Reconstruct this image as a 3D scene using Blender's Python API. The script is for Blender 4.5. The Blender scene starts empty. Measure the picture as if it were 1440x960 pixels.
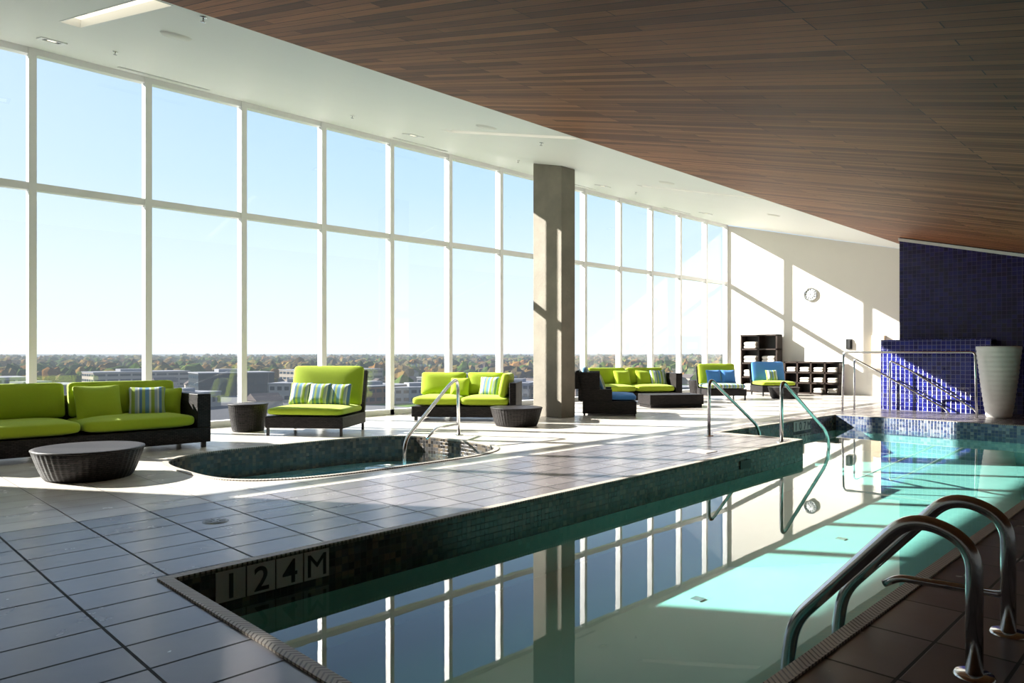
import bpy, bmesh, math, random
import numpy as np
from mathutils import Vector, Matrix, Euler
random.seed(7); rng=np.random.default_rng(7)
S=bpy.context.scene
COL=S.collection
PI=math.pi
# ---------------------------------------------------------------- materials
def newmat(name):
    m=bpy.data.materials.new(name); m.use_nodes=True
    nt=m.node_tree; nt.nodes.clear()
    out=nt.nodes.new('ShaderNodeOutputMaterial')
    return m,nt,out
def N(nt,t,**kw):
    n=nt.nodes.new(t)
    for k,v in kw.items(): setattr(n,k,v)
    return n
def L(nt,a,b): nt.links.new(a,b)
def pbr(name,col,rough=0.5,metal=0.0,spec=0.5,noise=0.0,nscale=8,bump=0.0,bscale=40,coat=0,sheen=0):
    m,nt,out=newmat(name)
    b=N(nt,'ShaderNodeBsdfPrincipled')
    b.inputs['Base Color'].default_value=(*col,1)
    b.inputs['Roughness'].default_value=rough
    b.inputs['Metallic'].default_value=metal
    b.inputs['Specular IOR Level'].default_value=spec
    if sheen: b.inputs['Sheen Weight'].default_value=sheen
    L(nt,b.outputs[0],out.inputs[0])
    tc=N(nt,'ShaderNodeTexCoord')
    if noise>0:
        nz=N(nt,'ShaderNodeTexNoise'); nz.inputs['Scale'].default_value=nscale; nz.inputs['Detail'].default_value=6
        L(nt,tc.outputs['Object'],nz.inputs['Vector'])
        mx=N(nt,'ShaderNodeMix',data_type='RGBA')
        mx.inputs[6].default_value=(*[c*(1-noise) for c in col],1)
        mx.inputs[7].default_value=(*[min(1,c*(1+noise)) for c in col],1)
        L(nt,nz.outputs[0],mx.inputs[0]); L(nt,mx.outputs[2],b.inputs['Base Color'])
    if bump>0:
        nz=N(nt,'ShaderNodeTexNoise'); nz.inputs['Scale'].default_value=bscale; nz.inputs['Detail'].default_value=4
        L(nt,tc.outputs['Object'],nz.inputs['Vector'])
        bp=N(nt,'ShaderNodeBump'); bp.inputs['Strength'].default_value=bump; bp.inputs['Distance'].default_value=0.02
        L(nt,nz.outputs[0],bp.inputs['Height']); L(nt,bp.outputs[0],b.inputs['Normal'])
    return m
def emis(name,col,s):
    m,nt,out=newmat(name); e=N(nt,'ShaderNodeEmission')
    e.inputs[0].default_value=(*col,1); e.inputs[1].default_value=s
    L(nt,e.outputs[0],out.inputs[0]); return m
def mathn(nt,op,a,b=None,c=None):
    n=N(nt,'ShaderNodeMath',operation=op)
    for i,v in enumerate((a,b,c)):
        if v is None: continue
        if isinstance(v,(int,float)): n.inputs[i].default_value=v
        else: L(nt,v,n.inputs[i])
    return n.outputs[0]
def mixc(nt,f,a,b):
    n=N(nt,'ShaderNodeMix',data_type='RGBA')
    for i,v in ((0,f),(6,a),(7,b)):
        if isinstance(v,(int,float)): n.inputs[i].default_value=v
        elif isinstance(v,tuple): n.inputs[i].default_value=(*v,1)
        else: L(nt,v,n.inputs[i])
    return n.outputs[2]
def ramp(nt,fac,stops,interp='LINEAR'):
    r=N(nt,'ShaderNodeValToRGB'); cr=r.color_ramp; cr.interpolation=interp
    while len(cr.elements)<len(stops): cr.elements.new(0.5)
    for e,(p,c) in zip(cr.elements,stops):
        e.position=p; e.color=(*c,1)
    L(nt,fac,r.inputs[0]); return r.outputs[0]
def mosaic(name,cell,cols,grout,gw=0.09,rough=0.18):
    m,nt,out=newmat(name)
    uv=N(nt,'ShaderNodeUVMap'); sp=N(nt,'ShaderNodeSeparateXYZ'); L(nt,uv.outputs[0],sp.inputs[0])
    u=mathn(nt,'DIVIDE',sp.outputs[0],cell); v=mathn(nt,'DIVIDE',sp.outputs[1],cell)
    cb=N(nt,'ShaderNodeCombineXYZ'); L(nt,mathn(nt,'FLOOR',u),cb.inputs[0]); L(nt,mathn(nt,'FLOOR',v),cb.inputs[1])
    wn=N(nt,'ShaderNodeTexWhiteNoise'); L(nt,cb.outputs[0],wn.inputs[0])
    n=len(cols); c=ramp(nt,wn.outputs['Value'],[(i/n,cc) for i,cc in enumerate(cols)],'CONSTANT')
    fu=mathn(nt,'FRACT',u); fv=mathn(nt,'FRACT',v)
    g=mathn(nt,'MAXIMUM',mathn(nt,'LESS_THAN',fu,gw),mathn(nt,'LESS_THAN',fv,gw))
    b=N(nt,'ShaderNodeBsdfPrincipled'); L(nt,mixc(nt,g,c,grout),b.inputs['Base Color'])
    L(nt,mathn(nt,'ADD',mathn(nt,'MULTIPLY',g,0.5),rough),b.inputs['Roughness'])
    bp=N(nt,'ShaderNodeBump'); bp.inputs['Strength'].default_value=0.4; bp.inputs['Distance'].default_value=0.004
    L(nt,mathn(nt,'SUBTRACT',1.0,g),bp.inputs['Height']); L(nt,bp.outputs[0],b.inputs['Normal'])
    L(nt,b.outputs[0],out.inputs[0]); return m

M_white=pbr('white_paint',(0.80,0.78,0.74),0.6,noise=0.02,nscale=2)
M_wallback=pbr('cream_paint',(0.76,0.72,0.65),0.7,noise=0.02,nscale=2)
M_ceil=pbr('ceiling_paint',(0.80,0.80,0.78),0.5,noise=0.02,nscale=1)
M_frame=pbr('white_aluminium',(0.80,0.80,0.79),0.35)
M_conc=pbr('concrete',(0.215,0.19,0.15),0.8,noise=0.3,nscale=3,bump=0.2,bscale=20)
M_steel=pbr('brushed_steel',(0.62,0.62,0.62),0.18,metal=1.0)
M_dark=pbr('dark_metal',(0.02,0.02,0.02),0.4)
M_green=pbr('lime_fabric',(0.35,0.46,0.012),0.85,noise=0.06,nscale=30,bump=0.15,bscale=200,sheen=0.1)
M_blue=pbr('blue_fabric',(0.06,0.22,0.55),0.85,noise=0.06,nscale=30,sheen=0.1)
M_shelf=pbr('espresso_wood',(0.028,0.016,0.011),0.4,noise=0.2,nscale=10)
M_towel=pbr('towel',(0.62,0.57,0.50),0.95,bump=0.3,bscale=120)
M_plaster=pbr('pool_plaster',(0.31,0.54,0.495),0.6,noise=0.05,nscale=3)
M_tubplaster=pbr('tub_plaster',(0.15,0.36,0.42),0.6,noise=0.1,nscale=3)
M_planter=pbr('white_ceramic',(0.80,0.76,0.70),0.55,bump=0.1,bscale=30)
M_light=emis('lamp_diffuser',(1.0,0.93,0.72),1.4)
M_black=pbr('black_paint',(0.012,0.012,0.012),0.4)
M_marker=pbr('marker_tile',(0.55,0.54,0.52),0.3)
M_clockface=pbr('clock_face',(0.75,0.76,0.78),0.4)
M_bluetile=mosaic('blue_mosaic_shaded',0.10,[(0.010,0.008,0.055),(0.014,0.011,0.08),(0.020,0.017,0.115),(0.010,0.008,0.045),(0.016,0.015,0.10)],(0.05,0.045,0.12),0.10,0.2)  # blue tile of the rear wall, its shade put into darker colours
M_bluelow=mosaic('blue_mosaic_sunlit',0.10,[(0.008,0.009,0.11),(0.012,0.014,0.16),(0.016,0.022,0.21),(0.009,0.009,0.09)],(0.15,0.155,0.29),0.10,0.15)  # half-wall tile, sunlight put into brighter tile and grout colours
M_poolmos=mosaic('pool_mosaic',0.055,[(0.034,0.027,0.021),(0.08,0.062,0.044),(0.042,0.040,0.039),(0.135,0.10,0.068),(0.022,0.019,0.017),(0.068,0.062,0.060)],(0.035,0.028,0.023),0.1,0.25)
M_farmos=mosaic('pool_mosaic_blue',0.06,[(0.05,0.07,0.15),(0.11,0.14,0.22),(0.055,0.07,0.12),(0.18,0.20,0.25),(0.04,0.055,0.13)],(0.12,0.13,0.15),0.1,0.2)

def tile_floor():
    m,nt,out=newmat('floor_tile')
    tc=N(nt,'ShaderNodeTexCoord'); sp=N(nt,'ShaderNodeSeparateXYZ'); L(nt,tc.outputs['Object'],sp.inputs[0])
    def brick(c1,c2,mo,w,h,off,ms):
        b=N(nt,'ShaderNodeTexBrick'); L(nt,tc.outputs['Object'],b.inputs['Vector'])
        b.offset=off; b.inputs['Scale'].default_value=1
        b.inputs['Color1'].default_value=(*c1,1); b.inputs['Color2'].default_value=(*c2,1); b.inputs['Mortar'].default_value=(*mo,1)
        b.inputs['Brick Width'].default_value=w; b.inputs['Row Height'].default_value=h
        b.inputs['Mortar Size'].default_value=ms; b.inputs['Mortar Smooth'].default_value=0.1; b.inputs['Bias'].default_value=0
        return b
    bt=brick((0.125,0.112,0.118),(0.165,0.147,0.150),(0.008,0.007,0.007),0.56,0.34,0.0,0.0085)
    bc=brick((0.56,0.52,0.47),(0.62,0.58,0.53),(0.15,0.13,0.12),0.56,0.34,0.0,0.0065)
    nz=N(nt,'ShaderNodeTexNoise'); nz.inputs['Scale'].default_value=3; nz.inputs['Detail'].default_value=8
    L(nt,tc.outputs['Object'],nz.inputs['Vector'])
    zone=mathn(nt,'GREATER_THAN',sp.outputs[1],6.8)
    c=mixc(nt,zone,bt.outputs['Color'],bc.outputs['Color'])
    mr=N(nt,'ShaderNodeMapRange'); mr.inputs[3].default_value=0.86; mr.inputs[4].default_value=1.12; L(nt,nz.outputs[0],mr.inputs[0])
    vm=N(nt,'ShaderNodeVectorMath',operation='SCALE'); L(nt,c,vm.inputs[0]); L(nt,mr.outputs[0],vm.inputs['Scale'])
    b=N(nt,'ShaderNodeBsdfPrincipled'); L(nt,vm.outputs[0],b.inputs['Base Color'])
    b.inputs['Specular IOR Level'].default_value=0.36
    f=mathn(nt,'ADD',mathn(nt,'MULTIPLY',nz.outputs[0],0.16),0.17); L(nt,mathn(nt,'ADD',f,mathn(nt,'MULTIPLY',bt.outputs['Fac'],0.5)),b.inputs['Roughness'])
    bp=N(nt,'ShaderNodeBump'); bp.inputs['Strength'].default_value=0.35; bp.inputs['Distance'].default_value=0.004
    L(nt,mathn(nt,'SUBTRACT',1.0,bt.outputs['Fac']),bp.inputs['Height']); L(nt,bp.outputs[0],b.inputs['Normal'])
    L(nt,b.outputs[0],out.inputs[0]); return m
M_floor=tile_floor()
def wood_ceiling():
    m,nt,out=newmat('wood_planks')
    tc=N(nt,'ShaderNodeTexCoord'); sp=N(nt,'ShaderNodeSeparateXYZ'); L(nt,tc.outputs['Object'],sp.inputs[0])
    cb=N(nt,'ShaderNodeCombineXYZ'); L(nt,sp.outputs[1],cb.inputs[0]); L(nt,sp.outputs[0],cb.inputs[1])
    b1=N(nt,'ShaderNodeTexBrick'); L(nt,cb.outputs[0],b1.inputs['Vector']); b1.offset=0.37; b1.offset_frequency=3
    b1.inputs['Scale'].default_value=1
    b1.inputs['Color1'].default_value=(0.155,0.052,0.022,1); b1.inputs['Color2'].default_value=(0.40,0.155,0.068,1); b1.inputs['Mortar'].default_value=(0.03,0.012,0.006,1)
    b1.inputs['Brick Width'].default_value=1.7; b1.inputs['Row Height'].default_value=0.1
    b1.inputs['Mortar Size'].default_value=0.004; b1.inputs['Bias'].default_value=-0.1
    mp=N(nt,'ShaderNodeMapping'); mp.inputs['Scale'].default_value=(14,0.7,1); L(nt,tc.outputs['Object'],mp.inputs[0])
    nz=N(nt,'ShaderNodeTexNoise'); nz.inputs['Scale'].default_value=3; nz.inputs['Detail'].default_value=8; L(nt,mp.outputs[0],nz.inputs['Vector'])
    mr=N(nt,'ShaderNodeMapRange'); mr.inputs[3].default_value=0.55; mr.inputs[4].default_value=1.45; L(nt,nz.outputs[0],mr.inputs[0])
    vm=N(nt,'ShaderNodeVectorMath',operation='SCALE'); L(nt,b1.outputs['Color'],vm.inputs[0]); L(nt,mr.outputs[0],vm.inputs['Scale'])
    b=N(nt,'ShaderNodeBsdfPrincipled'); L(nt,vm.outputs[0],b.inputs['Base Color']); b.inputs['Roughness'].default_value=0.55; b.inputs['Specular IOR Level'].default_value=0.12
    bp=N(nt,'ShaderNodeBump'); bp.inputs['Strength'].default_value=0.3; bp.inputs['Distance'].default_value=0.004
    L(nt,mathn(nt,'SUBTRACT',1.0,b1.outputs['Fac']),bp.inputs['Height']); L(nt,bp.outputs[0],b.inputs['Normal'])
    L(nt,b.outputs[0],out.inputs[0]); return m
M_wood=wood_ceiling()
def wicker():
    m,nt,out=newmat('black_wicker')
    tc=N(nt,'ShaderNodeTexCoord'); sp=N(nt,'ShaderNodeSeparateXYZ'); L(nt,tc.outputs['Object'],sp.inputs[0])
    cb=N(nt,'ShaderNodeCombineXYZ'); L(nt,mathn(nt,'ADD',sp.outputs[0],sp.outputs[1]),cb.inputs[0]); L(nt,sp.outputs[2],cb.inputs[1])
    b1=N(nt,'ShaderNodeTexBrick'); L(nt,cb.outputs[0],b1.inputs['Vector'])
    b1.inputs['Scale'].default_value=1
    b1.inputs['Color1'].default_value=(0.012,0.009,0.009,1); b1.inputs['Color2'].default_value=(0.035,0.028,0.026,1); b1.inputs['Mortar'].default_value=(0.003,0.003,0.003,1)
    b1.inputs['Brick Width'].default_value=0.06; b1.inputs['Row Height'].default_value=0.022
    b1.inputs['Mortar Size'].default_value=0.004
    b=N(nt,'ShaderNodeBsdfPrincipled'); L(nt,b1.outputs['Color'],b.inputs['Base Color']); b.inputs['Roughness'].default_value=0.5; b.inputs['Specular IOR Level'].default_value=0.25
    bp=N(nt,'ShaderNodeBump'); bp.inputs['Strength'].default_value=0.8; bp.inputs['Distance'].default_value=0.006
    L(nt,mathn(nt,'SUBTRACT',1.0,b1.outputs['Fac']),bp.inputs['Height']); L(nt,bp.outputs[0],b.inputs['Normal'])
    L(nt,b.outputs[0],out.inputs[0]); return m
M_wicker=wicker()
def stripes():
    m,nt,out=newmat('striped_fabric')
    tc=N(nt,'ShaderNodeTexCoord'); sp=N(nt,'ShaderNodeSeparateXYZ'); L(nt,tc.outputs['Object'],sp.inputs[0])
    f=mathn(nt,'FRACT',mathn(nt,'ADD',mathn(nt,'DIVIDE',sp.outputs[0],0.26),0.1))
    c=ramp(nt,f,[(0,(0.12,0.26,0.42)),(0.2,(0.50,0.53,0.50)),(0.3,(0.26,0.35,0.05)),(0.48,(0.30,0.37,0.42)),(0.62,(0.55,0.57,0.5)),(0.7,(0.10,0.2,0.35)),(0.84,(0.30,0.38,0.12))],'CONSTANT')
    b=N(nt,'ShaderNodeBsdfPrincipled'); L(nt,c,b.inputs['Base Color']); b.inputs['Roughness'].default_value=0.85
    L(nt,b.outputs[0],out.inputs[0]); return m
M_stripe=stripes()
def coping():
    m,nt,out=newmat('ribbed_coping')
    uv=N(nt,'ShaderNodeUVMap'); sp=N(nt,'ShaderNodeSeparateXYZ'); L(nt,uv.outputs[0],sp.inputs[0])
    f=mathn(nt,'FRACT',mathn(nt,'DIVIDE',sp.outputs[0],0.035))
    g=mathn(nt,'LESS_THAN',f,0.35)
    b=N(nt,'ShaderNodeBsdfPrincipled'); L(nt,mixc(nt,g,(0.50,0.45,0.38),(0.14,0.11,0.09)),b.inputs['Base Color']); b.inputs['Roughness'].default_value=0.5
    L(nt,b.outputs[0],out.inputs[0]); return m
M_coping=coping()
def schlick(nt,f0,normal=None):
    g=N(nt,'ShaderNodeNewGeometry')
    d=N(nt,'ShaderNodeVectorMath',operation='DOT_PRODUCT'); L(nt,g.outputs['Incoming'],d.inputs[0]); L(nt,normal if normal else g.outputs['Normal'],d.inputs[1])
    c=mathn(nt,'MINIMUM',mathn(nt,'ABSOLUTE',d.outputs['Value']),1.0)
    p=mathn(nt,'POWER',mathn(nt,'SUBTRACT',1.0,c),5.0)
    return mathn(nt,'ADD',mathn(nt,'MULTIPLY',p,1.0-f0),f0)
def glass():
    m,nt,out=newmat('clear_glass')
    t=N(nt,'ShaderNodeBsdfTransparent'); t.inputs[0].default_value=(0.96,0.98,0.98,1)
    g=N(nt,'ShaderNodeBsdfGlossy'); g.inputs['Roughness'].default_value=0.0; g.inputs[0].default_value=(1,1,1,1)
    mx=N(nt,'ShaderNodeMixShader'); L(nt,schlick(nt,0.05),mx.inputs[0]); L(nt,t.outputs[0],mx.inputs[1]); L(nt,g.outputs[0],mx.inputs[2])
    L(nt,mx.outputs[0],out.inputs[0]); return m
M_glass=glass()
def water(name,tint,rip,sc=2.2,f0=0.022):
    m,nt,out=newmat(name)
    t=N(nt,'ShaderNodeBsdfTransparent'); t.inputs[0].default_value=(*tint,1)
    g=N(nt,'ShaderNodeBsdfGlossy'); g.inputs['Roughness'].default_value=0.0; g.inputs[0].default_value=(1,1,1,1)
    tc=N(nt,'ShaderNodeTexCoord'); nz=N(nt,'ShaderNodeTexNoise'); nz.inputs['Scale'].default_value=sc; nz.inputs['Detail'].default_value=2
    L(nt,tc.outputs['Object'],nz.inputs['Vector'])
    bp=N(nt,'ShaderNodeBump'); bp.inputs['Strength'].default_value=rip; bp.inputs['Distance'].default_value=0.02
    L(nt,nz.outputs[0],bp.inputs['Height']); L(nt,bp.outputs[0],g.inputs['Normal'])
    mx=N(nt,'ShaderNodeMixShader'); L(nt,schlick(nt,f0,bp.outputs[0]),mx.inputs[0]); L(nt,t.outputs[0],mx.inputs[1]); L(nt,g.outputs[0],mx.inputs[2])
    L(nt,mx.outputs[0],out.inputs[0]); return m
M_water=water('pool_water',(0.75,0.97,0.95),0.010,3.0,0.03)
M_tubwater=water('tub_water',(0.75,0.93,0.95),0.5,3.5)

# ---------------------------------------------------------------- mesh helpers
def link(o,parent=None,mat=None,smooth=False):
    COL.objects.link(o)
    if parent: o.parent=parent
    if mat and o.data: o.data.materials.append(mat)
    if smooth and o.type=='MESH':
        for p in o.data.polygons: p.use_smooth=True
    return o
def empty(name,loc=(0,0,0),rz=0.0,rx=0.0):
    e=bpy.data.objects.new(name,None); e.empty_display_size=0.2
    e.location=loc; e.rotation_euler=(rx,0,rz); COL.objects.link(e); return e
def boxuv(me):
    uv=me.uv_layers.new(name='UVMap') if not me.uv_layers else me.uv_layers[0]
    for p in me.polygons:
        n=p.normal; ax=max(range(3),key=lambda i:abs(n[i]))
        for li in p.loop_indices:
            c=me.vertices[me.loops[li].vertex_index].co
            uv.data[li].uv=((c.y,c.z) if ax==0 else (c.x,c.z) if ax==1 else (c.x,c.y))
def mesh(name,vs,fs,mat=None,parent=None,smooth=False,uv=True):
    me=bpy.data.meshes.new(name); me.from_pydata([tuple(v) for v in vs],[],fs); me.update()
    if uv: boxuv(me)
    return link(bpy.data.objects.new(name,me),parent,mat,smooth)
BF=[(0,3,2,1),(4,5,6,7),(0,1,5,4),(1,2,6,5),(2,3,7,6),(3,0,4,7)]
def box(name,x0,x1,y0,y1,z0,z1,mat,parent=None,bevel=0.0):
    vs=[(x0,y0,z0),(x1,y0,z0),(x1,y1,z0),(x0,y1,z0),(x0,y0,z1),(x1,y0,z1),(x1,y1,z1),(x0,y1,z1)]
    o=mesh(name,vs,BF,mat,parent)
    if bevel>0:
        b=o.modifiers.new('b','BEVEL'); b.width=bevel; b.segments=3; b.limit_method='ANGLE'
    return o
def multibox(name,bxs,mat,parent=None,bevel=0):
    vs=[];fs=[]
    for (x0,x1,y0,y1,z0,z1) in bxs:
        k=len(vs)
        vs+=[(x0,y0,z0),(x1,y0,z0),(x1,y1,z0),(x0,y1,z0),(x0,y0,z1),(x1,y0,z1),(x1,y1,z1),(x0,y1,z1)]
        fs+=[tuple(i+k for i in f) for f in BF]
    o=mesh(name,vs,fs,mat,parent)
    if bevel>0:
        b=o.modifiers.new('b','BEVEL'); b.width=bevel; b.segments=2; b.limit_method='ANGLE'
    return o
def lathe(name,prof,seg,mat,parent=None,loc=(0,0,0),rib=0.0,ribn=0,smooth=True):
    vs=[];fs=[];n=len(prof)
    for i in range(seg):
        a=2*PI*i/seg
        for (r,z) in prof:
            rr=r
            if rib and r>0.02: rr=r*(1+rib*math.cos(ribn*a))
            vs.append((rr*math.cos(a),rr*math.sin(a),z))
    for i in range(seg):
        j=(i+1)%seg
        for k in range(n-1):
            fs.append((i*n+k,j*n+k,j*n+k+1,i*n+k+1))
    me=bpy.data.meshes.new(name); me.from_pydata(vs,[],fs); me.update()
    bm=bmesh.new(); bm.from_mesh(me); bmesh.ops.remove_doubles(bm,verts=bm.verts,dist=1e-5); bmesh.ops.recalc_face_normals(bm,faces=bm.faces); bm.to_mesh(me); bm.free()
    o=bpy.data.objects.new(name,me); o.location=loc
    return link(o,parent,mat,smooth)
def cushion(name,w,d,h,mat,parent,loc,rot=(0,0,0),pinch=0.35,plan=0.05):
    bm=bmesh.new(); bmesh.ops.create_cube(bm,size=2.0)
    bmesh.ops.subdivide_edges(bm,edges=bm.edges[:],cuts=7,use_grid_fill=True)
    for v in bm.verts:
        a,b,c=v.co
        m=max(abs(a),abs(b))
        t=1-pinch*m**6 + 0.06*(1-m*m)
        aa=a*(1-plan*abs(c)**3); bb=b*(1-plan*abs(c)**3)
        if pinch>0.5:
            aa*=1-0.07*(1-b*b)*abs(a)**2; bb*=1-0.07*(1-a*a)*abs(b)**2
        v.co=(aa*w/2,bb*d/2,c*h/2*t)
    me=bpy.data.meshes.new(name); bm.to_mesh(me); bm.free()
    o=bpy.data.objects.new(name,me); o.location=loc; o.rotation_euler=rot
    link(o,parent,mat,True)
    s=o.modifiers.new('s','SUBSURF'); s.levels=1; s.render_levels=1
    return o
def fillet(pts,rad,n=8):
    pts=[Vector(p) for p in pts]; out=[pts[0]]
    for i in range(1,len(pts)-1):
        p=pts[i]; a=(pts[i-1]-p); b=(pts[i+1]-p)
        r=rad[i-1] if isinstance(rad,(list,tuple)) else rad
        r=min(r,a.length*0.49,b.length*0.49)
        A=p+a.normalized()*r; B=p+b.normalized()*r
        for k in range(n+1):
            t=k/n; out.append(A*(1-t)**2+p*2*t*(1-t)+B*t*t)
    out.append(pts[-1]); return out
def tube(name,pts,r,mat,parent=None,rad=0.15,seg=16):
    P=fillet(pts,rad) if rad else [Vector(p) for p in pts]
    vs=[];fs=[]
    t0=(P[1]-P[0]).normalized(); up=Vector((0,0,1)) if abs(t0.z)<0.9 else Vector((1,0,0))
    nrm=(up-t0*up.dot(t0)).normalized()
    for i,p in enumerate(P):
        t=(P[min(i+1,len(P)-1)]-P[max(i-1,0)]).normalized()
        nrm=(nrm-t*nrm.dot(t)).normalized(); bn=t.cross(nrm)
        for k in range(seg):
            a=2*PI*k/seg; vs.append(p+(nrm*math.cos(a)+bn*math.sin(a))*r)
    for i in range(len(P)-1):
        for k in range(seg):
            k2=(k+1)%seg; fs.append((i*seg+k,i*seg+k2,(i+1)*seg+k2,(i+1)*seg+k))
    fs.append(tuple(range(seg))[::-1]); fs.append(tuple((len(P)-1)*seg+k for k in range(seg)))
    return mesh(name,vs,fs,mat,parent,True,uv=False)

# ---------------------------------------------------------------- room dimensions
XB=25.3; YW=13.7; XA=-5.0; YR=-4.0; ZT=6.33; SL=0.252
def cz(y): return ZT-SL*(YW-y)
POOL=[(1.67,1.4),(16.8,1.4),(16.8,6.38),(11.6,6.42),(11.6,4.92),(1.67,4.63)]  # CCW
TC=(5.45,8.8)
WZ=-0.25; PB=-0.75
def offset_poly(poly,d):
    n=len(poly); out=[]
    for i in range(n):
        p0=Vector(poly[i-1]);p1=Vector(poly[i]);p2=Vector(poly[(i+1)%n])
        e1=(p1-p0).normalized(); e2=(p2-p1).normalized()
        n1=Vector((e1.y,-e1.x)); n2=Vector((e2.y,-e2.x))
        b=(n1+n2); b=b/ (1+n1.dot(n2))
        out.append(tuple(p1+b*d))
    return out
def sup(a,b,n=96,ex=3.4):
    out=[]
    for i in range(n):
        t=2*PI*i/n; c=math.cos(t); s=math.sin(t)
        out.append((a*math.copysign(abs(c)**(2/ex),c),b*math.copysign(abs(s)**(2/ex),s)))
    return out
TUB=sup(2.13,1.50)
def fill_holes(name,outer,holes,zf,mat,up):
    bm=bmesh.new(); ed=[]
    for pts in [outer]+holes:
        vs=[bm.verts.new((x,y,0)) for x,y in pts]
        ed+=[bm.edges.new((vs[i],vs[(i+1)%len(vs)])) for i in range(len(vs))]
    bmesh.ops.triangle_fill(bm,edges=ed,use_beauty=True,use_dissolve=False,normal=(0,0,1))
    for f in bm.faces:
        if (f.normal.z<0)==up: f.normal_flip()
    for v in bm.verts: v.co.z=zf(v.co.y)
    me=bpy.data.meshes.new(name); bm.to_mesh(me); bm.free(); boxuv(me)
    return link(bpy.data.objects.new(name,me),None,mat)
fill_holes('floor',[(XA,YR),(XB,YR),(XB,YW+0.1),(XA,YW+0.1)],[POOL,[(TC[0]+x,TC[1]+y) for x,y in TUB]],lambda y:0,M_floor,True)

mesh('wall_back',[(XB,6.0,0),(XB,YW+0.1,0),(XB,YW+0.1,ZT),(XB,6.0,cz(6.0)),(XB+.2,6.0,0),(XB+.2,YW+0.1,0),(XB+.2,YW+0.1,ZT),(XB+.2,6.0,cz(6.0))],[(0,3,2,1),(4,5,6,7),(0,1,5,4),(3,7,6,2)],M_wallback)
vs=[(20,YR,0),(20,6,0),(20,6,cz(6)),(20,YR,cz(YR)),(XB,6,0),(XB,6,cz(6))]
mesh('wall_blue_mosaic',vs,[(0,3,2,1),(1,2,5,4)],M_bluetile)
mesh('wall_near',[(XA,YR,0),(XA,YW+.1,0),(XA,YW+.1,ZT),(XA,YR,cz(YR))],[(0,1,2,3)],M_white)
mesh('wall_right',[(XA,YR,0),(XB,YR,0),(XB,YR,cz(YR)),(XA,YR,cz(YR))],[(0,1,2,3)],M_white)
XS=-0.77-0.7
box('wall_window_side',XA,XS,YW-0.05,YW+0.15,0,ZT,M_white)
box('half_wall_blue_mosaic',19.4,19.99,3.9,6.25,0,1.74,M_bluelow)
# ceilings
LX=(2.38,8.3,14.22); LH=[]
for X in LX: LH.append([(X-.11,6.95),(X+.11,6.95),(X+.11,9.95),(X-.11,9.95)])
fill_holes('ceiling',[(XA,6.75),(XB,6.75),(XB,YW+.15),(XA,YW+.15)],LH,cz,M_ceil,False)
mesh('ceiling_wood',[(XA,YR,cz(YR)),(XB,YR,cz(YR)),(XB,6.75,cz(6.75)),(XA,6.75,cz(6.75)),
     (XA,6.75,cz(6.75)-.03),(XB,6.75,cz(6.75)-.03),(XB,YR,cz(YR)-.03),(XA,YR,cz(YR)-.03)],[(7,6,5,4),(4,5,2,3)],M_wood)
o=box('trim_blue_wall_top',19.9,19.98,YR,6,-0.02,0.05,M_white)
for v in o.data.vertices: v.co.z+=cz(v.co.y)-0.1
# windows
xs=[XS]+[2.73+1.75*k for k in range(-1,13)]+[XB]
ZTR=4.09
for i in range(len(xs)-1):
    x0,x1=xs[i],xs[i+1]
    e=empty('window_%d'%(i+1),((x0+x1)/2,YW,0)); w=(x1-x0)/2
    b=[(-w-.055,-w+.055,-.09,.09,0,ZT-.01),(-w,w,-.07,.07,ZTR-.06,ZTR+.06),(-w,w,-.07,.07,ZT-.12,ZT-.01),(-w,w,-.09,.09,0,.12)]
    if i==len(xs)-2: b.append((w-.09,w-.001,-.09,.09,0,ZT-.01))
    multibox('frame',b,M_frame,e)
    mesh('glass',[(-w,0,.1),(w,0,.1),(w,0,ZT-.05),(-w,0,ZT-.05)],[(0,1,2,3)],M_glass,e)

# concrete column
vs=[]
for z0 in (0,1):
    for (x,y) in ((11.77,10.25),(12.22,10.25),(12.22,11.1),(11.77,11.1)):
        vs.append((x,y,0 if z0==0 else cz(y)))
o=mesh('concrete_column',vs,BF,M_conc)
b=o.modifiers.new('b','BEVEL'); b.width=.015; b.segments=2

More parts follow.
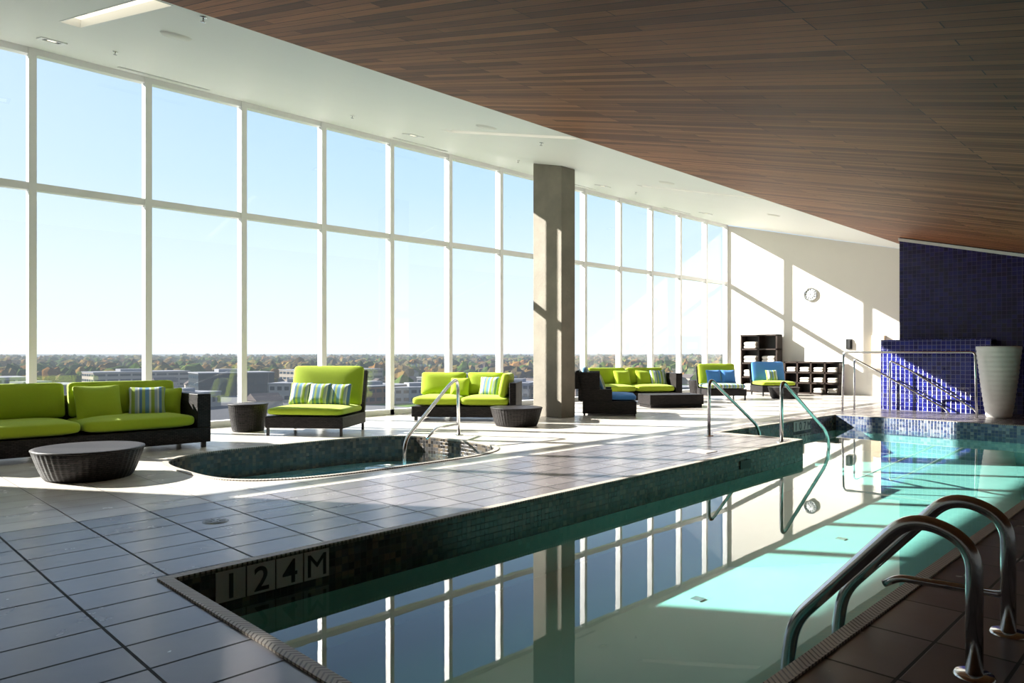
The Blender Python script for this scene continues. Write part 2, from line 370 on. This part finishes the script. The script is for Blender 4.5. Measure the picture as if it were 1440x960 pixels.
# pool basin
def ring_wall(name,poly,z0,z1,mat,parent=None):
    vs=[];fs=[];us=[];s=0
    n=len(poly)
    for i in range(n):
        a=Vector(poly[i]);b=Vector(poly[(i+1)%n]);l=(b-a).length
        k=len(vs); vs+=[(a.x,a.y,z0),(b.x,b.y,z0),(b.x,b.y,z1),(a.x,a.y,z1)]
        fs.append((k+3,k+2,k+1,k)); us.append([(s,z1),(s+l,z1),(s+l,z0),(s,z0)]); s+=l
    me=bpy.data.meshes.new(name); me.from_pydata(vs,[],fs); uv=me.uv_layers.new(name='UVMap')
    for p,u in zip(me.polygons,us):
        for li,c in zip(p.loop_indices,u): uv.data[li].uv=c
    return link(bpy.data.objects.new(name,me),parent,mat)
def flat_ring(name,inner,outer,z,mat,parent=None):
    vs=[];fs=[];us=[];s=0;n=len(inner)
    for i in range(n):
        j=(i+1)%n
        a=Vector(inner[i]);b=Vector(inner[j]);c=Vector(outer[j]);d=Vector(outer[i]);l=(b-a).length
        k=len(vs)
        vs+=[(*a,z),(*b,z),(*c,z),(*d,z),(*a,z-.03),(*b,z-.03),(*c,z-.03),(*d,z-.03)]
        fs+=[(k+3,k+2,k+1,k),(k,k+1,k+5,k+4),(k+2,k+3,k+7,k+6)]
        us+=[[(s,1),(s+l,1),(s+l,0),(s,0)],[(s,0),(s+l,0),(s+l,1),(s,1)],[(s+l,0),(s,0),(s,1),(s+l,1)]]; s+=l
    me=bpy.data.meshes.new(name); me.from_pydata(vs,[],fs); uv=me.uv_layers.new(name='UVMap')
    for p,u in zip(me.polygons,us):
        for li,c in zip(p.loop_indices,u): uv.data[li].uv=c
    return link(bpy.data.objects.new(name,me),parent,mat)
pe=empty('swimming_pool')
ring_wall('mosaic_band',POOL,-0.34,0,M_poolmos,pe)
ring_wall('basin_walls',POOL,PB,-0.34,M_plaster,pe)
mesh('far_band',[(16.78,1.41,-.34),(16.78,6.37,-.34),(16.78,6.37,0),(16.78,1.41,0)],[(3,2,1,0)],M_farmos,pe)
mesh('basin_floor',[(1.6,1.3,PB),(16.9,1.3,PB),(16.9,6.5,PB),(1.6,6.5,PB)],[(0,1,2,3)],M_plaster,pe)
flat_ring('coping',POOL,offset_poly(POOL,0.075),0.012,M_coping,pe)
mesh('water',[(x,y,WZ) for x,y in POOL],[tuple(range(len(POOL)))],M_water,pe)
multibox('steps',[(11.61,12.1,4.93,6.4,PB,-0.36),(12.1,12.55,4.93,6.4,PB,-0.5),(12.55,13.0,4.93,6.4,PB,-0.62)],M_plaster,pe)
for (x,y) in ((3.2,3.2),(5.6,3.3),(8.6,3.2)):
    box('drain_cover',x-.05,x+.05,y-.05,y+.05,PB,PB+.01,M_steel,pe)
box('skimmer_mouth',9.35,9.65,4.84,4.846,-0.22,-0.1,M_black,pe)

# hot tub
te=empty('hot_tub',(TC[0],TC[1],0))
ring_wall('mosaic_wall',TUB,-0.45,0,M_poolmos,te)
flat_ring('coping',TUB,offset_poly(TUB,.075),0.012,M_coping,te)
inner=[(x*.75,y*.68) for x,y in TUB]
flat_ring('bench',inner,TUB,-0.42,M_tubplaster,te)
ring_wall('footwell_wall',inner,-.75,-.43,M_tubplaster,te)
mesh('footwell_floor',[(*c,-.75) for c in inner],[tuple(range(len(inner)))],M_tubplaster,te)
mesh('water',[(*c,WZ) for c in TUB],[tuple(range(len(TUB)))],M_tubwater,te)

# depth markers
def marker(name,x0,y0,ang,chars,size,z1):
    e=empty(name,(x0,y0,0),ang)
    for i,c in enumerate(chars):
        box('tile_%d'%i,i*size*1.06,i*size*1.06+size,-.008,0,z1-size,z1,M_marker,e)
        cu=bpy.data.curves.new('glyph','FONT'); cu.body=c; cu.size=size*1.15; cu.align_x='CENTER'; cu.extrude=.002; cu.offset=0 if c=='M' else size*.012
        ob=bpy.data.objects.new('glyph_%d'%i,cu); COL.objects.link(ob)
        bpy.context.view_layer.update()
        me=bpy.data.meshes.new_from_object(ob.evaluated_get(bpy.context.evaluated_depsgraph_get()))
        bpy.data.objects.remove(ob)
        g=bpy.data.objects.new('glyph_%d'%i,me); g.parent=e
        g.location=(i*size*1.06+size/2,-.011,z1-size*0.9); g.rotation_euler=(PI/2,0,0); COL.objects.link(g)
        me.materials.clear(); me.materials.append(M_black)
wa=math.atan2(.29,9.93)
marker('pool_depth_marker',1.93,4.63+.26*math.tan(wa)-.002,wa,'124M',0.2,-0.015)
marker('pool_depth_marker',14.6,6.39,-.008,'107M',0.2,-0.015)

# grab rails
def flange(parent,x,y,z=0):
    lathe('flange',[(0,0.012),(0.075,0.012),(0.08,0.0)],24,M_steel,parent,(x,y,z))
for X in (3.63,4.30):
    e=empty('pool_grab_rail',(X,0.79,0))
    tube('rail',[(0,0,0),(0,0,.58),(0,.25,.66),(0,.80,.03),(0,.83,-.2),(0,.83,-.74)],.034,M_steel,e,rad=[.2,.2,.15,.05])
    flange(e,0,0)
    if X>4: tube('lower_bar',[(0,-.0,.19),(0,.5,.17),(0,.58,.12)],.02,M_steel,e,rad=.04)
for Y in (6.30,5.03):
    e=empty('pool_entry_handrail',(11.05,Y,0))
    tube('rail',[(0,0,0),(0,0,1.0),(.35,0,.80),(1.85,0,.0),(1.95,0,-.62)],.028,M_steel,e,rad=[.28,.1,.25])
    flange(e,0,0)
e=empty('hot_tub_handrail',(8.07,9.36,0))
d=Vector((-1.92,-1.02,0))
tube('rail',[(0,0,0),tuple(d*0.02+Vector((0,0,1.0))),tuple(d*.22+Vector((0,0,.86))),tuple(d*.98+Vector((0,0,.16))),tuple(d*1.0+Vector((0,0,-.74)))],.028,M_steel,e,rad=[.3,.1,.2])
tube('lower_bar',[tuple(d*.02+Vector((0,0,.2))),tuple(d*.45+Vector((0,0,.22))),tuple(d*.62+Vector((0,0,.1)))],.02,M_steel,e,rad=.15)
flange(e,0,0)

# floor drain and access lid
e=empty('floor_drain',(2.5,6.0,0))
lathe('cover',[(0,.004),(.1,.004),(.105,0)],32,pbr('drain_metal',(.12,.12,.12),.4,metal=1),e)
for k in range(8):
    a=k*PI/4; box('slot',-.006,.006,.03,.085,.004,.006,M_black,e).rotation_euler=(0,0,a)
box('skimmer_lid',9.05,9.35,5.2,5.5,0,.008,pbr('lid_plastic',(0.42,0.38,0.35),0.4))

# ---------------------------------------------------------------- furniture
def pose(name,loc,facing): return empty(name,(loc[0],loc[1],0),math.radians(facing+90))
def pillow(e,x,y,z,mat,s=.42,tilt=-68,rz=0):
    cushion('pillow',s,s,.16,mat,e,(x,y,z),(math.radians(-tilt),0,math.radians(rz)),pinch=.75,plan=.02)
def weave_frame(e,bxs,name='wicker_frame'): return multibox(name,bxs,M_wicker,e,.012)
def sofa(name,loc,facing,w,d,n,armL=True,armR=True,sideR=False,green=M_green,h=.8,pillows=()):
    e=pose(name,loc,facing); aw=.2
    b=[(-w/2,w/2,-d/2,d/2,.08,.30),(-w/2,w/2,d/2-.14,d/2,.30,h)]
    xl=-w/2; xr=w/2
    if armL: b.append((-w/2,-w/2+aw,-d/2,d/2-.14,.30,h)); xl+=aw
    if armR: b.append((w/2-aw,w/2,-d/2,d/2-.14,.30,h)); xr-=aw
    if sideR: b.append((w/2-.14,w/2,-d/2,d/2-.14,.30,h)); xr-=.14
    weave_frame(e,b)
    multibox('feet',[(sx*(w/2-.08)-.03,sx*(w/2-.08)+.03,sy*(d/2-.08)-.03,sy*(d/2-.08)+.03,0,.08) for sx in (-1,1) for sy in (-1,1)],M_dark,e)
    cw=(xr-xl)/n
    for i in range(n):
        cx=xl+cw*(i+.5)
        cushion('seat_cushion_%d'%(i+1),cw*.985,d-.18,.22,green,e,(cx,-.08,.41))
        bw=cw*.97 if not(sideR and i==n-1) else cw*.8
        cushion('back_cushion_%d'%(i+1),bw,.5,.22,green,e,(cx-(cw-bw)/2 if sideR else cx,d/2-.27,.74),(math.radians(78),0,0))
    if sideR:
        cushion('side_cushion',d-.32,.5,.22,green,e,(xr-.12,-.1,.74),(math.radians(78),0,math.radians(-90)))
    for p in pillows: pillow(e,*p)
    return e
def lounge(name,loc,facing,w,d,seat,back,pillows=(),h=1.1,wings=False):
    e=pose(name,loc,facing)
    z0=.05 if wings else .13
    b=[(-w/2,w/2,-d/2,d/2,z0,.33)]
    if wings:
        for s in (-1,1):
            x0,x1=sorted((s*w/2,s*(w/2-.08)))
            b.append((x0,x1,-d*.05,d/2+.1,.33,.60)); b.append((x0,x1,d*.18,d/2+.2,.60,h-.12))
    weave_frame(e,b)
    o=weave_frame(e,[(-w/2,w/2,-.04,.04,0,h-.36)],'back_frame'); o.location=(0,d/2-.06,.3); o.rotation_euler=(math.radians(-14),0,0)
    multibox('legs',[(sx*(w/2-.04)-.02,sx*(w/2-.04)+.02,sy*(d/2-.04)-.02,sy*(d/2-.04)+.02,0,z0) for sx in (-1,1) for sy in (-1,1)],M_dark,e)
    cushion('seat_cushion',w*.98-(.16 if wings else 0),d-.1,.17,seat,e,(0,-.05,.41))
    cushion('back_cushion',w*.97-(.16 if wings else 0),h-.42,.17,back,e,(0,d/2-.10,.44+(h-.44)/2),(math.radians(76),0,0))
    for p in pillows: pillow(e,*p)
    return e
def drum(name,x,y,rt,rb,h):
    prof=[(0,0),(rb*.97,0),(rb,.015)]
    for k in range(1,9):
        t=k/9; prof.append((rb+(rt-rb)*(t**.8),.015+(h-.04)*t))
    prof+=[(rt,h-.02),(rt*.985,h),(rt*.93,h-.002),(0,h-.002)]
    e=empty(name,(x,y,0)); lathe('woven_body',prof,192,M_wicker,e,rib=.008,ribn=48)
    pr=[]
    for k in range(9):
        a=2*PI*k/8; pr.append((rt+.012*math.cos(a),h-.012+.012*math.sin(a)))
    lathe('rim',pr,64,M_wicker,e)
    return e
sofa('wicker_sofa',(2.75,11.42),-90,3.4,1.14,2,pillows=[(.98,-.02,.68,M_stripe,.5,-62,-18),(1.28,.1,.66,M_green,.46,-70,-30),(.35,.05,.66,M_green,.62,-65,0)])
drum('wicker_coffee_table',2.39,9.2,.56,.44,.34)
drum('wicker_side_table',5.84,12.6,.34,.27,.50)
lounge('lounge_chair',(6.6,11.5),218,1.38,1.2,M_green,M_green,h=1.17,pillows=[(-.36,.15,.68,M_stripe,.42),(0,.12,.67,M_stripe,.42,-66,0),(.36,.15,.66,M_stripe,.42)])
sofa('wicker_sofa',(10.27,11.6),218,2.2,1.15,2,armL=False,armR=False,sideR=True,h=.8,pillows=[(-.2,.1,.68,M_green,.42),(.45,.05,.69,M_stripe,.46,-66,-15)])
drum('wicker_coffee_table',9.98,9.86,.50,.40,.36)
lounge('lounge_chair',(13.45,10.25),-52,1.25,1.2,M_blue,M_stripe,h=1.10,pillows=[(0,.2,.70,M_stripe,.55,-70,0)],wings=True)
sofa('wicker_sofa',(17.1,12.3),238,2.75,1.15,2,pillows=[(.9,0,.69,M_stripe,.5),(-.2,.05,.68,M_green,.5),(.5,.1,.68,M_green,.5)],h=.84)
e=pose('wicker_bench_table',(16.35,10.45),238)
weave_frame(e,[(-.75,.75,-.4,.4,.08,.34),(-.72,.72,-.37,.37,.0,.08)])
drum('wicker_side_table',21.7,12.75,.34,.28,.5)
lounge('lounge_chair',(20.2,11.1),228,1.2,1.05,M_stripe,M_green,h=1.08,pillows=[(-.2,.1,.68,M_blue,.46),(.25,.1,.68,M_blue,.46)])
lounge('lounge_chair',(23.3,10.9),228,1.15,1.05,M_green,M_blue,h=1.12,pillows=[(0,.1,.66,M_stripe,.4)])
drum('wicker_coffee_table',21.9,9.9,.46,.36,.36)

def cubby(name,x,y0,y1,h,nc,nr,dep=.42):
    e=empty(name,(x,y0,0)); w=y1-y0; t=.05
    b=[(0,dep,0,t,0,h),(0,dep,w-t,w,0,h),(dep-.02,dep,0,w,0,h)]
    for i in range(1,nc): b.append((0,dep,w*i/nc-t/2,w*i/nc+t/2,0,h))
    for j in range(nr+1):
        z=(h-t)*j/nr; b.append((0,dep,0,w,z,z+t))
    multibox('carcass',b,M_shelf,e)
    for i in range(nc):
        for j in range(nr):
            cw=w/nc; ch=(h-t)/nr; zb=ch*j+t
            if (i*7+j*3)%5==4: continue
            for k in range(2):
                hh=(ch-t)*.27
                cushion('towel',dep*.8,cw*.68,hh,M_towel,e,(dep*.47,cw*(i+.5),zb+hh*(k+.5)),pinch=.1,plan=.1)
    return e
cubby('towel_shelf_tall',24.8,11.45,12.85,2.09,2,4)
cubby('towel_shelf_low',24.8,9.3,11.2,1.12,4,3)
e=empty('wall_clock',(XB-.001,10.45,3.48)); e.rotation_euler=(0,-PI/2,0)
lathe('face',[(0,.03),(.2,.03),(.2,0)],48,M_clockface,e)
lathe('rim',[(.19,.0),(.24,0),(.24,.06),(.21,.07),(.19,.05),(.19,0)],48,M_steel,e)
for k in range(12):
    a=k*PI/6; o=box('tick_%d'%k,.13,.175,-.014,.014,.03,.034,M_black,e); o.rotation_euler=(0,0,a)
o=box('hour_hand',0,.1,-.012,.012,.036,.04,M_black,e); o.rotation_euler=(0,0,.7)
o=box('minute_hand',0,.15,-.008,.008,.041,.045,M_black,e); o.rotation_euler=(0,0,2.4)
e=empty('wall_phone',(XB-.06,9.15,1.55)); box('body',0,.06,-.1,.1,0,.34,M_black,e,.01); box('handset',-.05,0,-.07,-.01,.04,.3,M_dark,e,.01)
e=empty('wall_panel',(XB-.16,8.2,.9)); box('housing',0,.16,-.2,.2,0,1.1,pbr('beige_panel',(0.5,0.40,0.28),.6),e,.01); box('slot',-.01,0,-.13,.13,.6,.95,M_white,e)
prof=[(0,0),(.22,0)]
for k in range(61):
    t=k/60; z=1.56*t; r=.22+.20*(t**.75)+.010*abs(math.sin(t*PI*15)); prof.append((r,z))
prof+=[(.38,1.56),(.36,1.4),(0,1.38)]
lathe('tall_ribbed_planter',prof,64,M_planter,None,(18.65,3.6,0))
e=empty('steel_guard_railing',(18.2,0,0))
tube('top_rail',[(0,6.75,0),(0,6.72,1.43),(0,3.95,1.43),(0,3.92,0)],.025,M_steel,e,rad=.08)
mesh('glass',[(0,6.6,.12),(0,4.05,.12),(0,4.05,1.36),(0,6.6,1.36)],[(0,1,2,3)],M_glass,e)
e=empty('steel_stair_handrail',(18.85,0,0))
tube('rail',[(0,6.7,0),(0,6.7,1.27),(0,6.3,1.05),(0,4.68,.12),(0,4.6,0)],.022,M_steel,e,rad=.08)
e=empty('steel_stair_handrail',(19.1,0,0))
tube('rail',[(0,5.95,0),(0,5.95,1.23),(0,5.5,1.0),(0,4.15,.12),(0,4.1,0)],.022,M_steel,e,rad=.08)

# ceiling fixtures
TA=math.atan(SL)
def cfix(name,x,y): return empty(name,(x,y,cz(y)-.001),0,TA)
for X in LX:
    e=empty('recessed_strip_light',(X,8.45,cz(8.45)),0,TA); l=1.5/math.cos(TA)
    box('diffuser',-.11,.11,-l,l,.09,.1,M_light,e)
    multibox('trim',[(-.12,-.11,-l,l,-.004,.1),(.11,.12,-l,l,-.004,.1),(-.12,.12,l,l+.01,-.004,.1),(-.12,.12,-l-.01,-l,-.004,.1)],M_frame,e)
for (x,y) in ((2.64,12.0),(8.95,11.8),(15.2,11.8),(20.5,11.8)):
    e=cfix('square_downlight',x,y)
    multibox('trim',[(-.16,-.11,-.16,.16,-.015,0),(.11,.16,-.16,.16,-.015,0),(-.11,.11,.11,.16,-.015,0),(-.11,.11,-.16,-.11,-.015,0)],M_frame,e)
    box('housing',-.11,.11,-.11,.11,-.006,-.002,M_dark,e); box('lamp',-.05,.05,-.05,.05,-.012,-.006,M_light,e)
for (x,y) in ((3.09,8.5),(7.73,8.3),(13.0,8.4),(18,8.4)):
    e=cfix('ceiling_speaker',x,y); lathe('grille',[(0,-.02),(.15,-.02),(.17,0)],32,M_white,e)
for (x,y) in ((3.27,11.3),(2.8,7.0),(8.9,8.2),(7.2,11.3),(11.5,11.3),(16,11.3)):
    e=cfix('fire_sprinkler',x,y); lathe('head',[(0,-.05),(.025,-.05),(.025,-.044),(.008,-.04),(.01,-.01),(.035,-.008),(.035,0)],16,M_steel,e)
for x in (4.6,10.2,15.8,21):
    e=cfix('linear_air_diffuser',x,13.15)
    multibox('slots',[(-.75,.75,-.06,-.04,-.01,0),(-.75,.75,-.01,.01,-.01,0),(-.75,.75,.04,.06,-.01,0)],M_frame,e)
    box('plenum',-.75,.75,-.06,.06,-.004,-.001,M_dark,e)

# ---------------------------------------------------------------- exterior
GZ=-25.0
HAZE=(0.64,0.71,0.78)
def hazemat(name,colfn,scale=3000):  # aerial haze painted into the material: horizon-colour glow grows with distance
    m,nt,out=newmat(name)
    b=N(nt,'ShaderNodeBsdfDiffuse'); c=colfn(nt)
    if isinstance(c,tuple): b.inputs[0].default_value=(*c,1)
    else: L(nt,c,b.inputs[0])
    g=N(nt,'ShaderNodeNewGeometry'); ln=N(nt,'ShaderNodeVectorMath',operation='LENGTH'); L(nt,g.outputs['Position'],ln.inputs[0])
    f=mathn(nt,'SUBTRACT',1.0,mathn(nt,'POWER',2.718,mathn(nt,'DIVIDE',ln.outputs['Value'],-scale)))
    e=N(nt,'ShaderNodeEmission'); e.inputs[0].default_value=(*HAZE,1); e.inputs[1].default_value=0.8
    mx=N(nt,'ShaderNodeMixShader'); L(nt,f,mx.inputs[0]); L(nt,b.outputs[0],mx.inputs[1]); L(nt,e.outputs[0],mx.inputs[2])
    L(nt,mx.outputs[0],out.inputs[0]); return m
def gcol(nt):
    g=N(nt,'ShaderNodeNewGeometry')
    nz=N(nt,'ShaderNodeTexVoronoi'); nz.inputs['Scale'].default_value=0.014; L(nt,g.outputs['Position'],nz.inputs['Vector'])
    sp=N(nt,'ShaderNodeSeparateColor'); L(nt,nz.outputs['Color'],sp.inputs[0])
    return ramp(nt,sp.outputs[0],[(0,(0.07,0.07,0.075)),(0.25,(0.12,0.12,0.12)),(0.4,(0.055,0.11,0.02)),(0.65,(0.09,0.09,0.095)),(0.8,(0.08,0.14,0.03)),(0.93,(0.19,0.19,0.18))],'CONSTANT')
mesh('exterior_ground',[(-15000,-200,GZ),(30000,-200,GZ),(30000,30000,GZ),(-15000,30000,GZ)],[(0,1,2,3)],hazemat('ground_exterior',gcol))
blist=[(78.5,470,50,30,9,(0.16,0.14,0.12),20),(66.3,500,46,30,14,(0.03,0.035,0.04),-10),(61.5,420,34,20,10,(0.22,0.21,0.19),40),
(56.2,400,40,30,9,(0.15,0.08,0.055),10),(52.4,400,34,25,8,(0.2,0.2,0.2),-20),(48.5,470,60,30,11,(0.10,0.10,0.11),0),(44.5,430,30,20,9,(0.16,0.16,0.16),30),(82,600,60,40,10,(0.22,0.22,0.21),0),
(72.5,640,70,30,12,(0.24,0.21,0.18),0),(40,430,50,30,8,(0.2,0.16,0.14),10),(36,500,50,30,10,(0.16,0.16,0.17),0),(59,620,80,30,13,(0.22,0.19,0.16),0),(33,400,40,25,8,(0.22,0.22,0.22),0),(69.5,390,26,22,7,(0.22,0.2,0.18),25)]
bm=bmesh.new(); bmesh.ops.create_icosphere(bm,subdivisions=2,radius=1.0)
bv=np.array([v.co[:] for v in bm.verts]); bf=np.array([[v.index for v in f.verts] for f in bm.faces]); bm.free()
NTREE=5600
th=np.radians(rng.uniform(22,88,NTREE)); r=340+ (rng.uniform(0,1,NTREE)**1.6)*2600
cl=np.sin(th*37+r*0.006)+np.sin(th*13-r*0.011)
keep=(r>700)|(cl>0.2)
for b in blist:
    keep&=~((np.abs(np.degrees(th)-b[0])<math.degrees((b[2]*.5+12)/b[1]))&(r<b[1]+b[3]))
th=th[keep]; r=r[keep]; n=len(r)
R=rng.uniform(3.5,8,n)*(1+r/2500); H=rng.uniform(4,8,n)*(1+r/4000)
jit=rng.normal(1,0.15,(n,len(bv),1))
V=bv[None]*jit; V=V*np.stack([R,R,H],1)[:,None,:]
P=np.stack([r*np.cos(th),r*np.sin(th),GZ+H*0.8],1)
V=(V+P[:,None,:]).reshape(-1,3)
F=(bf[None]+(np.arange(n)*len(bv))[:,None,None]).reshape(-1,3)
me=bpy.data.meshes.new('autumn_tree_canopy'); me.from_pydata(V.tolist(),[],F.tolist())
pal=np.array([(0.05,0.08,0.02),(0.07,0.09,0.025),(0.14,0.09,0.03),(0.17,0.09,0.03),(0.09,0.07,0.035),(0.04,0.06,0.02),(0.15,0.12,0.04)])
cc=pal[rng.integers(0,len(pal),n)]*rng.uniform(.5,1.1,(n,1))
ca=np.ones((n,len(bv),4)); ca[:,:,:3]=cc[:,None,:]
at=me.color_attributes.new('Col','FLOAT_COLOR','POINT'); at.data.foreach_set('color',ca.reshape(-1).astype(np.float32))
def tcol(nt):
    a=N(nt,'ShaderNodeAttribute'); a.attribute_name='Col'; return a.outputs['Color']
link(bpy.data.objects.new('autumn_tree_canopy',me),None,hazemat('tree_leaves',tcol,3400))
def bld(name,th,r,w,d,h,col,rz):
    e=empty(name,(r*math.cos(math.radians(th)),r*math.sin(math.radians(th)),GZ),math.radians(rz))
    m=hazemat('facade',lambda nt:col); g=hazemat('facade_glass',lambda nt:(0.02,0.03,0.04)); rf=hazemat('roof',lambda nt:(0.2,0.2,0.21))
    box('walls',-w/2,w/2,-d/2,d/2,0,h,m,e)
    nb=max(1,int(h/4))
    multibox('window_bands',[(-w/2-.15+w*j/8+.8,-w/2+w*(j+1)/8-.8,-d/2-.15,-d/2,h*(k+.35)/nb,h*(k+.75)/nb) for k in range(nb) for j in range(8)]+[(-w/2-.15,-w/2,-d/2+d*j/5+.8,-d/2+d*(j+1)/5-.8,h*(k+.35)/nb,h*(k+.75)/nb) for k in range(nb) for j in range(5)],g,e)
    multibox('parapet',[(-w/2-.3,w/2+.3,-d/2-.3,d/2+.3,h,h+.6),(-w*.2,w*.1,-d*.2,d*.2,h,h+2.5)],rf,e)
for b in blist: bld('distant_building',*b)
hv=[];hf=[];rv=[];rf_=[]
for k in range(220):
    t=math.radians(random.uniform(25,86)); r_=random.uniform(290,900); a=random.choice([0,.3,1.2])+random.uniform(-.1,.1)
    cx,cy=r_*math.cos(t),r_*math.sin(t); w_,d_,h_=random.uniform(5,9),random.uniform(4,6),random.uniform(4,6)
    if any((cx-b[1]*math.cos(math.radians(b[0])))**2+(cy-b[1]*math.sin(math.radians(b[0])))**2<50**2 for b in blist): continue
    if cy<300 and 100<cx<290: continue
    def T(x,y,z): return (cx+x*math.cos(a)-y*math.sin(a),cy+x*math.sin(a)+y*math.cos(a),GZ+z)
    n0=len(hv); hv+=[T(sx*w_,sy*d_,z) for z in (0,h_) for sx,sy in ((-1,-1),(1,-1),(1,1),(-1,1))]
    hf+=[tuple(i+n0 for i in f) for f in BF]
    n0=len(rv); rv+=[T(-w_-.5,-d_-.5,h_),T(w_+.5,-d_-.5,h_),T(w_+.5,d_+.5,h_),T(-w_-.5,d_+.5,h_),T(-w_-.5,0,h_+3.2),T(w_+.5,0,h_+3.2)]
    rf_+=[(n0,n0+1,n0+5,n0+4),(n0+2,n0+3,n0+4,n0+5),(n0,n0+4,n0+3),(n0+1,n0+2,n0+5)]
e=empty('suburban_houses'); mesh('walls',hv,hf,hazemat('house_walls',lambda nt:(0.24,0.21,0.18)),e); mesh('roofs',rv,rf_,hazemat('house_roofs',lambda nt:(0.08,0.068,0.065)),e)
bx=[]
for row in range(5):
    for k in range(38):
        if rng.uniform()<.3: continue
        x=120+k*3.4+row*2; y=215+row*11
        bx+= [(x,x+1.9,y,y+4.5,GZ+.3,GZ+1.0),(x+.15,x+1.75,y+1.1,y+3.6,GZ+1.0,GZ+1.5)]
def ccol(nt):
    g=N(nt,'ShaderNodeNewGeometry'); vm=N(nt,'ShaderNodeVectorMath',operation='SNAP'); vm.inputs[1].default_value=(3.4,11,50)
    L(nt,g.outputs['Position'],vm.inputs[0]); wn=N(nt,'ShaderNodeTexWhiteNoise'); L(nt,vm.outputs[0],wn.inputs[0])
    return ramp(nt,wn.outputs['Value'],[(0,(0.3,0.3,0.3)),(.3,(0.02,0.02,0.025)),(.5,(0.45,0.45,0.45)),(.7,(0.2,0.02,0.015)),(.8,(0.03,0.06,0.16))],'CONSTANT')
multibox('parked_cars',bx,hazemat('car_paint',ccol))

# ---------------------------------------------------------------- light
D=Vector((1,-1.55,-.956)).normalized()
sl=bpy.data.lights.new('sun','SUN'); sl.energy=19.0; sl.angle=math.radians(.55); sl.color=(1,.955,.89)
so=bpy.data.objects.new('sun',sl); so.rotation_euler=D.to_track_quat('-Z','Y').to_euler(); so.location=(0,20,20); COL.objects.link(so)
w=bpy.data.worlds.new('sky'); S.world=w; w.use_nodes=True; nt=w.node_tree; nt.nodes.clear()
out=nt.nodes.new('ShaderNodeOutputWorld'); bg=nt.nodes.new('ShaderNodeBackground')
tc=N(nt,'ShaderNodeTexCoord'); sp=N(nt,'ShaderNodeSeparateXYZ'); L(nt,tc.outputs['Generated'],sp.inputs[0])
c=ramp(nt,sp.outputs[2],[(0.0,(0.86,0.93,0.98)),(0.08,(0.76,0.88,1.0)),(0.22,(0.50,0.71,1.0)),(0.4,(0.30,0.54,0.95)),(1.0,(0.10,0.26,0.68))])
dt=N(nt,'ShaderNodeVectorMath',operation='DOT_PRODUCT'); L(nt,tc.outputs['Generated'],dt.inputs[0]); dt.inputs[1].default_value=tuple(-D)
f=mathn(nt,'POWER',mathn(nt,'MAXIMUM',dt.outputs['Value'],0.0),3.0)
c2=mixc(nt,mathn(nt,'MULTIPLY',f,0.6),c,(0.95,0.99,1.0))
L(nt,c2,bg.inputs[0]); bg.inputs[1].default_value=1.02
L(nt,bg.outputs[0],out.inputs[0])

# ---------------------------------------------------------------- camera
cam=bpy.data.cameras.new('camera'); cam.lens=36*1012/1440; cam.sensor_width=36; cam.shift_y=17/1440; cam.clip_end=60000; cam.clip_start=.05
co=bpy.data.objects.new('camera',cam); co.location=(0,0,1.4); co.rotation_euler=(PI/2,0,-PI/4); COL.objects.link(co); S.camera=co
S.view_settings.view_transform='Standard'; S.view_settings.look='None'; S.view_settings.exposure=0.30
